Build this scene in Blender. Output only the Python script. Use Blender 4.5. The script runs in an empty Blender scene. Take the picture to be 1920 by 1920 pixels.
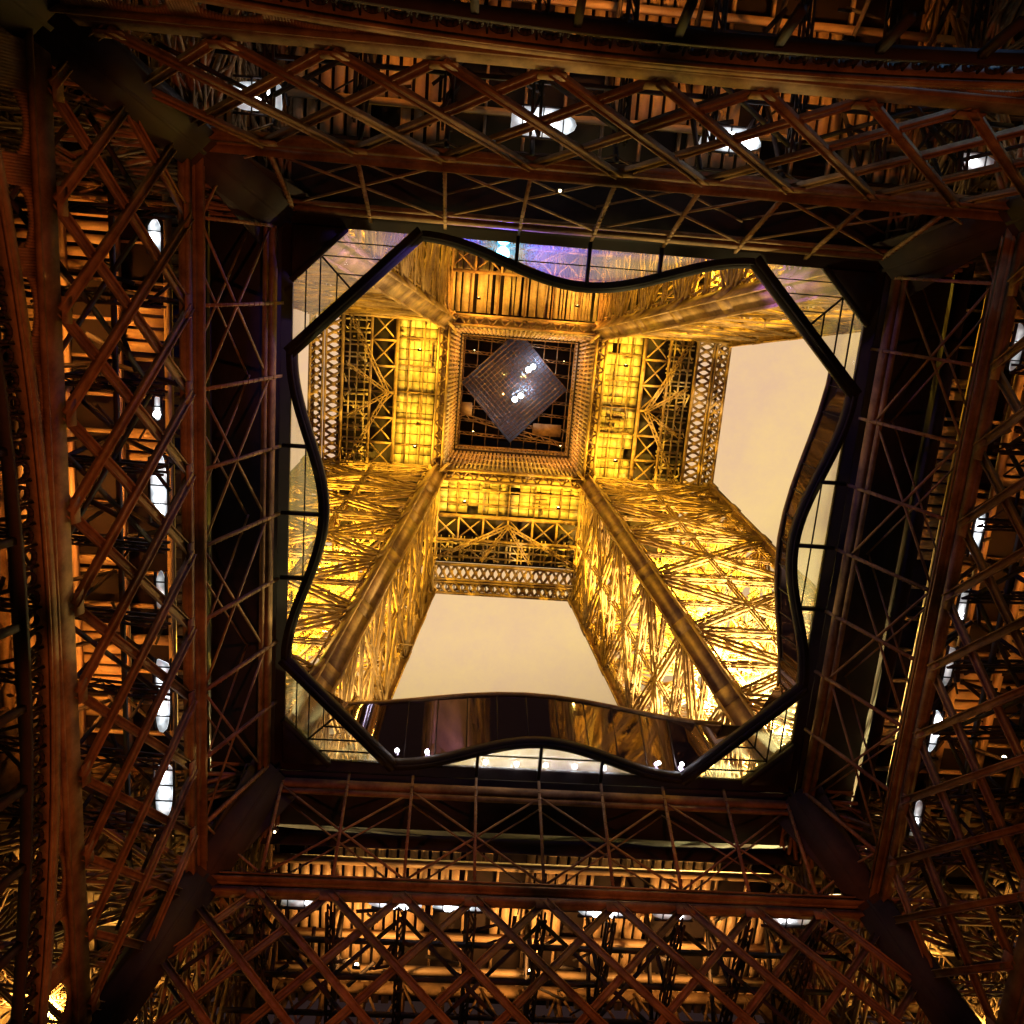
import bpy, math, random
import numpy as np
from mathutils import Matrix, Vector

random.seed(7)
rng = np.random.default_rng(7)
scene = bpy.context.scene
COL = scene.collection
PI = math.pi

# ------------------------------------------------------------------ camera
cam_d = bpy.data.cameras.new('camera')
cam = bpy.data.objects.new('camera', cam_d)
COL.objects.link(cam)
scene.camera = cam
right = Vector((0.99584955, -0.07920498, -0.04483571))
down = Vector((0.06494123, 0.96350845, -0.25968077))
view = Vector((0.0637676, 0.2556913, 0.96465313))
cam.matrix_world = Matrix((
    (right.x, -down.x, -view.x, -6.892),
    (right.y, -down.y, -view.y, -15.691),
    (right.z, -down.z, -view.z, 1.6),
    (0, 0, 0, 1)))
cam_d.sensor_width = 36
cam_d.lens = 36 * 1761.7 / 1920
cam_d.clip_start = 0.1
cam_d.clip_end = 6000

# ------------------------------------------------------------------ sky (night, low cloud lit by the city)
w = bpy.data.worlds.new('World')
scene.world = w
w.use_nodes = True
nt = w.node_tree
nt.nodes.clear()
out = nt.nodes.new('ShaderNodeOutputWorld')
bg = nt.nodes.new('ShaderNodeBackground')
tc = nt.nodes.new('ShaderNodeTexCoord')
sep = nt.nodes.new('ShaderNodeSeparateXYZ')
ramp = nt.nodes.new('ShaderNodeValToRGB')
noi = nt.nodes.new('ShaderNodeTexNoise')
mix = nt.nodes.new('ShaderNodeMix'); mix.data_type = 'RGBA'; mix.blend_type = 'MULTIPLY'
r2 = nt.nodes.new('ShaderNodeValToRGB')
nt.links.new(tc.outputs['Generated'], sep.inputs[0])
nt.links.new(sep.outputs['Z'], ramp.inputs[0])
e = ramp.color_ramp.elements
e[0].position = 0.0; e[0].color = (0.02, 0.010, 0.008, 1)
e[1].position = 0.92; e[1].color = (0.86, 0.59, 0.30, 1)
m_ = ramp.color_ramp.elements.new(0.80); m_.color = (0.022, 0.012, 0.011, 1)
m_ = ramp.color_ramp.elements.new(1.0); m_.color = (0.80, 0.52, 0.35, 1)
noi.inputs['Scale'].default_value = 7.0
noi.inputs['Detail'].default_value = 12.0
noi.inputs['Roughness'].default_value = 0.78
nt.links.new(tc.outputs['Generated'], noi.inputs['Vector'])
nt.links.new(noi.outputs['Fac'], r2.inputs[0])
r2.color_ramp.elements[0].position = 0.3; r2.color_ramp.elements[0].color = (0.88, 0.83, 1.0, 1)
r2.color_ramp.elements[1].position = 0.7; r2.color_ramp.elements[1].color = (1.06, 1.06, 0.84, 1)
mix.inputs[0].default_value = 1.0
nt.links.new(ramp.outputs[0], mix.inputs[6])
nt.links.new(r2.outputs[0], mix.inputs[7])
nt.links.new(mix.outputs[2], bg.inputs['Color'])
bg.inputs['Strength'].default_value = 1.06
nt.links.new(bg.outputs[0], out.inputs[0])

scene.view_settings.view_transform = 'Standard'
scene.view_settings.look = 'None'
scene.view_settings.exposure = 0.0
scene.view_settings.gamma = 1.0
scene.cycles.use_denoising = True
scene.cycles.max_bounces = 5
scene.cycles.diffuse_bounces = 1
scene.cycles.transparent_max_bounces = 16
scene.cycles.caustics_reflective = False
scene.cycles.caustics_refractive = False
scene.cycles.sample_clamp_indirect = 4.0


# ------------------------------------------------------------------ materials
def iron(name, c0, c1, rough=0.55, metal=0.0, scale=0.7, spec=0.35):
    m = bpy.data.materials.new(name); m.use_nodes = True
    n = m.node_tree; b = n.nodes['Principled BSDF']
    t = n.nodes.new('ShaderNodeTexCoord')
    a = n.nodes.new('ShaderNodeTexNoise'); a.inputs['Scale'].default_value = scale; a.inputs['Detail'].default_value = 8
    a.inputs['Roughness'].default_value = 0.7
    r = n.nodes.new('ShaderNodeValToRGB')
    r.color_ramp.elements[0].position = 0.32; r.color_ramp.elements[0].color = (*c0, 1)
    r.color_ramp.elements[1].position = 0.68; r.color_ramp.elements[1].color = (*c1, 1)
    n.links.new(t.outputs['Object'], a.inputs['Vector'])
    n.links.new(a.outputs['Fac'], r.inputs[0])
    n.links.new(r.outputs[0], b.inputs['Base Color'])
    mr = n.nodes.new('ShaderNodeMapRange')
    mr.inputs['To Min'].default_value = rough - 0.12; mr.inputs['To Max'].default_value = rough + 0.15
    n.links.new(a.outputs['Fac'], mr.inputs['Value'])
    n.links.new(mr.outputs[0], b.inputs['Roughness'])
    b.inputs['Metallic'].default_value = metal
    b.inputs['Specular IOR Level'].default_value = spec
    return m


def emit(name, col, st):
    m = bpy.data.materials.new(name); m.use_nodes = True
    n = m.node_tree; b = n.nodes['Principled BSDF']
    b.inputs['Base Color'].default_value = (0.8, 0.8, 0.8, 1)
    b.inputs['Emission Color'].default_value = (*col, 1)
    b.inputs['Emission Strength'].default_value = st
    return m


M_IRON = iron('brown_painted_iron', (0.10, 0.050, 0.024), (0.32, 0.178, 0.085), 0.72, spec=.12)
M_IRON_D = iron('dark_and_shaded_iron', (0.020, 0.015, 0.015), (0.042, 0.027, 0.023), 0.7, spec=.12)  # dark iron parts, and brown iron with shade painted into its colour
M_PANEL = iron('ochre_ceiling_panel', (0.15, 0.10, 0.055), (0.52, 0.36, 0.19), 0.5, scale=.45)
M_CORR = iron('corrugated_brown_sheet', (0.26, 0.16, 0.09), (0.42, 0.26, 0.15), 0.45)
M_BLACK = iron('black_housing_and_void', (0.016, 0.010, 0.010), (0.028, 0.016, 0.014), 0.7, spec=.1)  # lamp housings, and decks painted black to stand for unlit voids
M_GROUND = iron('paving', (0.09, 0.075, 0.06), (0.16, 0.13, 0.10), 0.8, 0, 0.4)


def lit_diffuser(name, col, hi, lo):
    """a lamp behind a diffuser: brightest over the lamp, dimmer to its rim"""
    m = emit(name, col, 1.0); n = m.node_tree; b = n.nodes['Principled BSDF']
    t = n.nodes.new('ShaderNodeTexCoord'); v = n.nodes.new('ShaderNodeVectorMath'); v.operation = 'DISTANCE'
    v.inputs[1].default_value = (.5, .5, .5)
    n.links.new(t.outputs['Generated'], v.inputs[0])
    no = n.nodes.new('ShaderNodeTexNoise'); no.inputs['Scale'].default_value = 1.7
    n.links.new(t.outputs['Object'], no.inputs['Vector'])
    ad = n.nodes.new('ShaderNodeMath'); ad.operation = 'MULTIPLY_ADD'; ad.inputs[1].default_value = .5
    n.links.new(no.outputs['Fac'], ad.inputs[0]); n.links.new(v.outputs['Value'], ad.inputs[2])
    mr = n.nodes.new('ShaderNodeMapRange'); mr.inputs['From Min'].default_value = .32; mr.inputs['From Max'].default_value = 1.0
    mr.inputs['To Min'].default_value = hi; mr.inputs['To Max'].default_value = lo; mr.interpolation_type = 'SMOOTHSTEP'
    n.links.new(ad.outputs[0], mr.inputs['Value']); n.links.new(mr.outputs[0], b.inputs['Emission Strength'])
    return m


M_WHITE = lit_diffuser('white_lit_panel', (0.86, 0.94, 1.0), 7.0, .35)
M_WHITE2 = lit_diffuser('soft_lit_panel', (0.88, 0.9, 0.9), 2.2, .08)
M_LAMPW = emit('white_lamp_lens', (0.92, 0.95, 1.0), 14)
M_LAMPY = emit('golden_lamp_lens', (1.0, 0.80, 0.42), 18)
M_LAMPB = emit('cyan_lamp_lens', (0.12, 0.62, 1.0), 30)


def node_glass(name, tr_col, tr, glossy_col, rough, translucent=None, tl=0.0):
    m = bpy.data.materials.new(name); m.use_nodes = True
    n = m.node_tree; n.nodes.clear()
    o = n.nodes.new('ShaderNodeOutputMaterial')
    t = n.nodes.new('ShaderNodeBsdfTransparent'); t.inputs[0].default_value = (*tr_col, 1)
    g = n.nodes.new('ShaderNodeBsdfGlossy'); g.inputs[0].default_value = (*glossy_col, 1); g.inputs['Roughness'].default_value = rough
    mx = n.nodes.new('ShaderNodeMixShader'); mx.inputs[0].default_value = 1 - tr
    n.links.new(t.outputs[0], mx.inputs[1]); n.links.new(g.outputs[0], mx.inputs[2])
    last = mx
    if rough < .06:
        t_ = n.nodes.new('ShaderNodeTexCoord'); no = n.nodes.new('ShaderNodeTexNoise'); no.inputs['Scale'].default_value = 2.2
        no.inputs['Detail'].default_value = 5; bp = n.nodes.new('ShaderNodeBump'); bp.inputs['Strength'].default_value = .04; bp.inputs['Distance'].default_value = .03
        n.links.new(t_.outputs['Object'], no.inputs['Vector']); n.links.new(no.outputs['Fac'], bp.inputs['Height']); n.links.new(bp.outputs[0], g.inputs['Normal'])
        mr = n.nodes.new('ShaderNodeMapRange'); mr.inputs['To Min'].default_value = .02; mr.inputs['To Max'].default_value = .05
        n.links.new(no.outputs['Fac'], mr.inputs['Value']); n.links.new(mr.outputs[0], g.inputs['Roughness'])
    if tl:
        l = n.nodes.new('ShaderNodeBsdfTranslucent'); l.inputs[0].default_value = (*translucent, 1)
        m2 = n.nodes.new('ShaderNodeMixShader'); m2.inputs[0].default_value = tl
        n.links.new(mx.outputs[0], m2.inputs[1]); n.links.new(l.outputs[0], m2.inputs[2]); last = m2
    n.links.new(last.outputs[0], o.inputs[0])
    return m


M_GFLOOR = node_glass('floor_glass', (0.93, 0.93, 0.93), 0.93, (0.5, 0.5, 0.5), 0.1, (0.9, 0.88, 0.86), 0.13)
M_GWALL = node_glass('dark_balustrade_glass', (0.4, 0.32, 0.36), 0.2, (0.17, 0.14, 0.19), 0.03)
M_NETGL = node_glass('canopy_glass', (0.3, 0.3, 0.35), 0.3, (0.3, 0.32, 0.38), 0.12, (0.6, 0.62, 0.7), 0.5)


# ------------------------------------------------------------------ mesh builder
class MB:
    """Collects bars (boxes between two points) and free polygons; build() links them as ONE mesh object."""
    def __init__(s):
        s.P = []; s.Q = []; s.W = []; s.H = []; s.N = []; s.V = []; s.F = []

    def bar(s, p, q, w, h=None, n=(0, 0, 1)):
        s.P.append(p); s.Q.append(q); s.W.append(w); s.H.append(w if h is None else h); s.N.append(n)

    def poly(s, pts, w, h=None, n=(0, 0, 1), closed=False):
        L = len(pts)
        for i in range(L if closed else L - 1):
            s.bar(pts[i], pts[(i + 1) % L], w, h, n)

    def sweep(s, pts, w, h, n=(0, 0, 1)):
        """one continuous box section along a smooth curve"""
        n = Vector(n).normalized(); b = len(s.V); L = len(pts)
        for i in range(L):
            d = (pts[min(L - 1, i + 1)] - pts[max(0, i - 1)]).normalized()
            u = d.cross(n).normalized() * (w / 2); v = u.cross(d).normalized() * (h / 2)
            s.V += [tuple(pts[i] - u - v), tuple(pts[i] + u - v), tuple(pts[i] + u + v), tuple(pts[i] - u + v)]
        for i in range(L - 1):
            for a in range(4):
                c = (a + 1) % 4
                s.F.append((b + 4 * i + a, b + 4 * i + c, b + 4 * i + 4 + c, b + 4 * i + 4 + a))
        s.F.append((b + 3, b + 2, b + 1, b)); e_ = b + 4 * (L - 1); s.F.append((e_, e_ + 1, e_ + 2, e_ + 3))

    def prism(s, pts, z0, z1):
        b = len(s.V); n = len(pts)
        s.V += [(x, y, z0) for x, y in pts] + [(x, y, z1) for x, y in pts]
        s.F += [tuple(range(b, b + n)), tuple(range(b + 2 * n - 1, b + n - 1, -1))]
        s.F += [(b + i, b + n + i, b + n + (i + 1) % n, b + (i + 1) % n) for i in range(n)]

    def slab(s, pts, off):
        """polygon given in 3D, thickened by the vector off"""
        b = len(s.V); n = len(pts)
        s.V += [tuple(p) for p in pts] + [tuple(p[i] + off[i] for i in range(3)) for p in pts]
        s.F += [tuple(range(b, b + n)), tuple(range(b + 2 * n - 1, b + n - 1, -1))]
        s.F += [(b + i, b + n + i, b + n + (i + 1) % n, b + (i + 1) % n) for i in range(n)]

    def sphere(s, c, r, seg=10, rings=6):
        b = len(s.V)
        s.V.append((c[0], c[1], c[2] - r))
        for i in range(1, rings):
            a = -PI / 2 + PI * i / rings
            for j in range(seg):
                t = 2 * PI * j / seg
                s.V.append((c[0] + r * math.cos(a) * math.cos(t), c[1] + r * math.cos(a) * math.sin(t), c[2] + r * math.sin(a)))
        s.V.append((c[0], c[1], c[2] + r)); top = len(s.V) - 1
        for j in range(seg):
            s.F.append((b, b + 1 + (j + 1) % seg, b + 1 + j))
            for i in range(rings - 2):
                k = b + 1 + i * seg
                s.F.append((k + j, k + (j + 1) % seg, k + seg + (j + 1) % seg, k + seg + j))
            k = b + 1 + (rings - 2) * seg
            s.F.append((k + j, k + (j + 1) % seg, top))

    def beam(s, p, q, n, w=0.7, d=0.5, step=0.8, t=0.11):
        """a lattice box beam: four angles laced with zigzags"""
        p = Vector(p); q = Vector(q); D = (q - p); L = D.length; D.normalize()
        n = Vector(n); u = D.cross(n)
        if u.length < 1e-4:
            n = Vector((1, 0, 0.01)); u = D.cross(n)
        u.normalize(); n = u.cross(D); n.normalize()
        for a in (-1, 1):
            for b in (-1, 1):
                o = u * (a * w / 2) + n * (b * d / 2)
                s.bar(p + o, q + o, t, t, n)
        k = max(2, int(round(L / step)))
        for b in (-1, 1):
            for i in range(k):
                sg = 1 if i % 2 else -1
                s.bar(p + D * (L * i / k) + u * (sg * w / 2) + n * (b * d / 2),
                      p + D * (L * (i + 1) / k) - u * (sg * w / 2) + n * (b * d / 2), t * 0.75, t * 0.4, n)
        for i in range(k):
            sg = 1 if i % 2 else -1
            s.bar(p + D * (L * i / k) + n * (sg * d / 2) + u * (w / 2),
                  p + D * (L * (i + 1) / k) - n * (sg * d / 2) + u * (w / 2), t * 0.7, t * 0.4, u)

    def build(s, name, mat, parent=None, smooth=False):
        V = np.array(s.V, dtype=np.float64).reshape(-1, 3)
        loops = []; starts = []; tot = 0
        for f in s.F:
            starts.append(tot); loops += f; tot += len(f)
        if s.P:
            P = np.array([tuple(p) for p in s.P], float); Q = np.array([tuple(p) for p in s.Q], float)
            Wd = np.array(s.W, float)[:, None]; H = np.array(s.H, float)[:, None]
            N = np.array([tuple(p) for p in s.N], float)
            D = Q - P; L = np.linalg.norm(D, axis=1, keepdims=True); L[L < 1e-6] = 1e-6; D /= L
            U = np.cross(D, N); l = np.linalg.norm(U, axis=1, keepdims=True)
            bad = l[:, 0] < 1e-3
            if bad.any():
                U[bad] = np.cross(D[bad], np.array([1.0, 0.03, 0.02])); l = np.linalg.norm(U, axis=1, keepdims=True)
            U /= l
            N = np.cross(U, D)
            j = rng.uniform(-0.006, 0.006, (len(P), 1)) * N     # no two crossing bars share a plane
            P = P + j; Q = Q + j
            u = U * Wd / 2; h = N * H / 2
            B = np.stack([P - u - h, P + u - h, P + u + h, P - u + h, Q - u - h, Q + u - h, Q + u + h, Q - u + h], 1).reshape(-1, 3)
            base = len(V); V = np.concatenate([V, B])
            f = np.array([[0, 3, 2, 1], [4, 5, 6, 7], [0, 1, 5, 4], [1, 2, 6, 5], [2, 3, 7, 6], [3, 0, 4, 7]])
            idx = (base + 8 * np.arange(len(P))[:, None, None] + f[None]).reshape(-1)
            st = tot + 4 * np.arange(len(P) * 6)
            loops = np.concatenate([np.array(loops, int), idx]); starts = np.concatenate([np.array(starts, int), st])
        me = bpy.data.meshes.new(name)
        me.vertices.add(len(V)); me.vertices.foreach_set('co', V.ravel().astype(np.float32))
        me.loops.add(len(loops)); me.loops.foreach_set('vertex_index', np.array(loops, dtype=np.int32))
        me.polygons.add(len(starts)); me.polygons.foreach_set('loop_start', np.array(starts, dtype=np.int32))
        me.update(calc_edges=True); me.validate()
        if smooth:
            me.polygons.foreach_set('use_smooth', [True] * len(me.polygons))
        me.materials.append(mat)
        o = bpy.data.objects.new(name, me); COL.objects.link(o)
        if parent: o.parent = parent
        return o


def tag(o, label=None, cat=None, group=None, kind=None):
    if label: o['label'] = label
    if cat: o['category'] = cat
    if group: o['group'] = group
    if kind: o['kind'] = kind
    return o


def empty(name, loc=(0, 0, 0)):
    o = bpy.data.objects.new(name, None); COL.objects.link(o); o.location = loc; o.empty_display_size = 0.2
    return o


def W(k, t, s, z):
    """side frame: k=0 is the side at the bottom of the picture, 1 right, 2 top, 3 left; t runs along it, s outwards"""
    return [(t, s, z), (s, -t, z), (-t, -s, z), (-s, t, z)][k]


def Wn(k, t, s, z):
    return Vector(W(k, t, s, z))


def s_in(z):
    if z < 57: return 23.2 - 0.344 * (z - 40)
    return 17.3 - (z - 57) * (17.3 - 8.8) / 55.0


def s_out(z):
    if z < 57: return 62.4 - (62.4 - 33.0) * z / 57.0
    return 33.0 - (z - 57) * (33.0 - 24.2) / 55.0


SIDE = ['bottom', 'right', 'top', 'left']
LEG = ['lower right', 'upper right', 'upper left', 'lower left']

# ------------------------------------------------------------------ ground
g = MB()
g.V += [(-2500, -2500, 0), (2500, -2500, 0), (2500, 2500, 0), (-2500, 2500, 0)]; g.F.append((0, 1, 2, 3))
tag(g.build('ground', M_GROUND), kind='structure')

# ------------------------------------------------------------------ the tower
tower = empty('iron_tower')
tag(tower, 'giant brown iron lattice tower seen from beneath, golden lit upper legs', 'tower')


# ---- legs
def leg(k):
    C = lambda a, b, z: Wn(k, (s_in(z), s_out(z))[a], (s_in(z), s_out(z))[b], z)
    corners = [(0, 0), (1, 0), (1, 1), (0, 1)]
    lower = [0, 13, 26.5, 40, 49, 56.6]
    upper = [58.2, 67.5, 77.5, 87.5, 97, 105, 111.5]
    ax = lambda z: Wn(k, (s_in(z) + s_out(z)) / 2, (s_in(z) + s_out(z)) / 2, z)
    # the part itself: the leg's feet and floors (diaphragms) inside
    root = MB()
    for z in lower[1:] + upper[:-1]:
        c = [C(a, b, z) for a, b in corners]
        root.beam(c[0], c[2], (0, 0, 1), 0.8, 0.6, 1.0, 0.12)
        root.beam(c[1], c[3], (0, 0, 1), 0.8, 0.6, 1.0, 0.12)
        mid = [(c[i] + c[(i + 1) % 4]) / 2 for i in range(4)]
        root.beam(mid[0], mid[2], (0, 0, 1), 0.6, 0.5, 0.9, 0.10)
        root.beam(mid[1], mid[3], (0, 0, 1), 0.6, 0.5, 0.9, 0.10)
    part = tag(root.build('leg', M_IRON, tower), 'leg at the ' + LEG[k] + ' of the picture')
    # arris beams
    for a, b in corners:
        m = MB(); lo = MB()
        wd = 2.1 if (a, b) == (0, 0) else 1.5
        for i in range(len(lower) - 1):
            p, q = C(a, b, lower[i]), C(a, b, lower[i + 1])
            nn = (p.cross(q)); nn = Vector((p.x, p.y, 0)).normalized()
            lo.bar(p, q, wd, wd * 0.8, nn)
            lo.bar(p - nn * wd * 0.42, q - nn * wd * 0.42, 0.2, 0.12, nn)
        wd = 1.6 if (a, b) == (0, 0) else 1.0
        for i in range(len(upper) - 1):
            p, q = C(a, b, upper[i]), C(a, b, upper[i + 1])
            nn = Vector((p.x, p.y, 0)).normalized()
            u = (q - p).cross(nn).normalized()
            m.bar(p, q, wd * 0.96, wd * 0.7, nn)
            for sg in (-1, 1):
                m.bar(p + u * sg * wd / 2 - nn * 0.2, q + u * sg * wd / 2 - nn * 0.2, 0.14, wd * 0.9, nn)
            # node gusset
            m.bar(q - (q - p).normalized() * 0.9, q + (q - p).normalized() * 0.9, wd * 1.3, wd * 0.8, nn)
            L = (q - p).length; D = (q - p).normalized()
            for r in range(0):
                c = p + D * (r * 1.7 + 0.8) - nn * (wd * 0.355)
                m.bar(c - u * wd * 0.42, c + u * wd * 0.42, 0.06, 0.05, nn)
        m.build('arris_beam', M_IRON, part)
        lo.build('lower_arris_beam', M_IRON_D if (a, b) == (0, 0) else M_IRON, part)  # inner corner beam darkened: its shade is painted in, the others stay brown
    # faces
    for f in range(4):
        (a0, b0), (a1, b1) = corners[f], corners[(f + 1) % 4]
        cen = ax(80)
        for seg, lv, bw in (('lower_lattice_face', lower, 0.9), ('upper_lattice_face', upper, 0.7)):
            m = MB()
            for i in range(len(lv) - 1):
                z0, z1 = lv[i], lv[i + 1]
                A, B, Cc, D = C(a0, b0, z0), C(a1, b1, z0), C(a1, b1, z1), C(a0, b0, z1)
                n = (B - A).cross(D - A).normalized()
                st = 1.6 if lv is lower else 1.5
                th = 0.2
                m.beam(A, Cc, n, bw, bw * 0.6, st, th)
                m.beam(B + n * 0.02, D + n * 0.02, n, bw, bw * 0.6, st, th)
                m.beam(D, Cc, n, bw, bw * 0.8, st, th)
                mA, mB_, mC, mD = (A + B) / 2, (B + Cc) / 2, (Cc + D) / 2, (D + A) / 2
                if lv is upper:
                    for p, q in ((mA, mC), (mD, mB_)):
                        m.beam(p, q, n, bw * 0.5, bw * 0.4, 0.9, 0.12)
                    # fine secondary lacing close to the arris
                    for s0, s1, e0, e1 in ((A, D, B, Cc), (B, Cc, A, D)):
                        kk = 7
                        for r in range(kk):
                            p = s0.lerp(s1, r / kk); q = s0.lerp(s1, (r + 1) / kk)
                            pi = p.lerp(e0.lerp(e1, r / kk), 0.09); qi = q.lerp(e0.lerp(e1, (r + 1) / kk), 0.09)
                            m.bar(pi, qi, 0.16, 0.08, n); m.bar(p, qi, 0.12, 0.06, n); m.bar(pi, q, 0.12, 0.06, n)
                            m.bar(pi, p, 0.10, 0.05, n)
                else:
                    for p, q in ((mA, mC), (mD, mB_)):
                        m.beam(p, q, n, bw * 0.6, bw * 0.4, 1.0, 0.12)
            m.build(seg, M_IRON, part)
    # lift track in the leg (upper and lower)
    m = MB()
    for off in (-2.6, 2.6):
        for lv in (lower, upper):
            for i in range(len(lv) - 1):
                z0, z1 = lv[i], lv[i + 1]
                m_ = (s_in(z0) + s_out(z0)) / 2; n_ = (s_in(z1) + s_out(z1)) / 2
                for g2 in (-0.75, 0.75):
                    p = Wn(k, m_ + off + g2, m_ - off + g2 * 0.5, z0); q = Wn(k, n_ + off + g2, n_ - off + g2 * 0.5, z1)
                    m.bar(p, q, 0.26, 0.4, (0, 0, 1))
                nr = int((z1 - z0) / 0.7)
                for r in range(nr):
                    u_ = (r + .5) / nr; zz = z0 + (z1 - z0) * u_; mm = m_ + (n_ - m_) * u_
                    m.bar(Wn(k, mm + off - .75, mm - off - .37, zz), Wn(k, mm + off + .75, mm - off + .37, zz), 0.14, 0.16, (0, 0, 1))
    m.build('lift_track', M_IRON, part)
    # stairs: flights folding back and forth, with landings
    m = MB(); z = 58.5; fl = 0
    while z < 108:
        c0 = (s_in(z) + s_out(z)) / 2; z2 = z + 2.6; c1 = (s_in(z2) + s_out(z2)) / 2
        a0, a1 = (-2.2, 2.2) if fl % 2 else (2.2, -2.2)
        of = 3.8
        p = Wn(k, c0 + of + a0, c0 + of, z); q = Wn(k, c1 + of + a1, c1 + of, z2)
        sd = Wn(k, 0, 0.55, 0)
        for sg in (-1, 1):
            m.bar(p + sd * sg, q + sd * sg, 0.28, 0.07, sd)
            m.bar(p + sd * sg + Vector((0, 0, 1.0)), q + sd * sg + Vector((0, 0, 1.0)), 0.06, 0.06)
        for r in range(11):
            c = p.lerp(q, (r + .5) / 11); m.bar(c - sd, c + sd, 0.26, 0.04)
        m.bar(q - sd * 1.3, q + sd * 1.3, 1.3, 0.10)
        for sg in (-1, 1):
            m.bar(q + sd * 1.3 * sg, q + sd * 1.3 * sg + Vector((0, 0, 1.1)), 0.06, 0.06, (1, 0, 0))
        z = z2; fl += 1
    m.build('staircase', M_PANEL, part)
    # pipes, gangways, hanging braces, small plates inside the upper leg
    m = MB()
    for i in range(170):
        z = random.uniform(59, 109)
        a, b = random.uniform(.14, .86), random.uniform(.14, .86)
        si, so = s_in(z), s_out(z)
        p = Wn(k, si + (so - si) * a, si + (so - si) * b, z)
        kind = random.random()
        if kind < .25:
            q = p + Vector((random.uniform(-1, 1), random.uniform(-1, 1), random.uniform(-.2, 1.4))) * random.uniform(1.2, 3.2)
            m.beam(p, q, (0.3, 0.2, 1), 0.5, 0.4, 0.8, 0.1)
        elif kind < .6:
            q = p + Vector(random.choice([(1, 0, 0), (0, 1, 0), (0, 0, 1), (.5, .5, .7)])) * random.uniform(2, 5)
            m.bar(p, q, random.uniform(.08, .2), random.uniform(.06, .16))
        elif kind < .9:
            m.bar(p, p + Vector((random.uniform(-1, 1), random.uniform(-1, 1), 0)) * 1.3, random.uniform(.4, 1.1), 0.06)
        else:
            for r in range(6):
                m.bar(p + Vector((0, 0, .35 * r)), p + Vector((1.2, 0.2, .35 * r)), 0.06, 0.06)
    for i in range(26):  # plates near the lamps, added to catch their light
        z = random.uniform(59.5, 106) if i > 12 else random.uniform(59.5, 80)
        a, b = random.uniform(.1, .9), random.uniform(.1, .9)
        si, so = s_in(z), s_out(z)
        p = Wn(k, si + (so - si) * a, si + (so - si) * b, z)
        sz = random.uniform(.7, 2.6) if k in (0, 3) else random.uniform(.6, 1.6)
        m.bar(p, p + Vector((random.uniform(-.4, .4), random.uniform(-.4, .4), 1)) * sz, sz * random.uniform(.5, 1.2), .07,
              random.choice([(1, 0, .2), (0, 1, .2), (.7, .7, -.3), (.7, -.7, -.3)]))
    for i in range(46):  # plates added below the deck to show as bright lit patches
        z = random.uniform(40, 56)
        si, so = s_in(z), s_out(z)
        a = random.uniform(0, 1)
        p = Wn(k, *((si + (so - si) * a, so - 1.2) if i % 2 else (so - 1.2, si + (so - si) * a)), z)
        sz = random.uniform(.6, 2.4)
        m.bar(p, p + Vector((random.uniform(-.3, .3), random.uniform(-.3, .3), 1)) * sz, sz * random.uniform(.4, 1.4), .08,
              Vector((p.x, p.y, random.uniform(-10, 10))))
    m.build('bracing_and_added_plates', M_IRON, part)
    return part


LEGPARTS = [leg(k) for k in range(4)]


# ---- inner girders with their arches, between the legs
def G(k, t, z, off=0.0):
    c = 1 / math.sqrt(1 + .344 ** 2)
    return Wn(k, t, s_in(z) + off * c, z + off * .344 * c)


def Gn(k):
    return (Wn(k, 0, 1, .344)).normalized()


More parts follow.
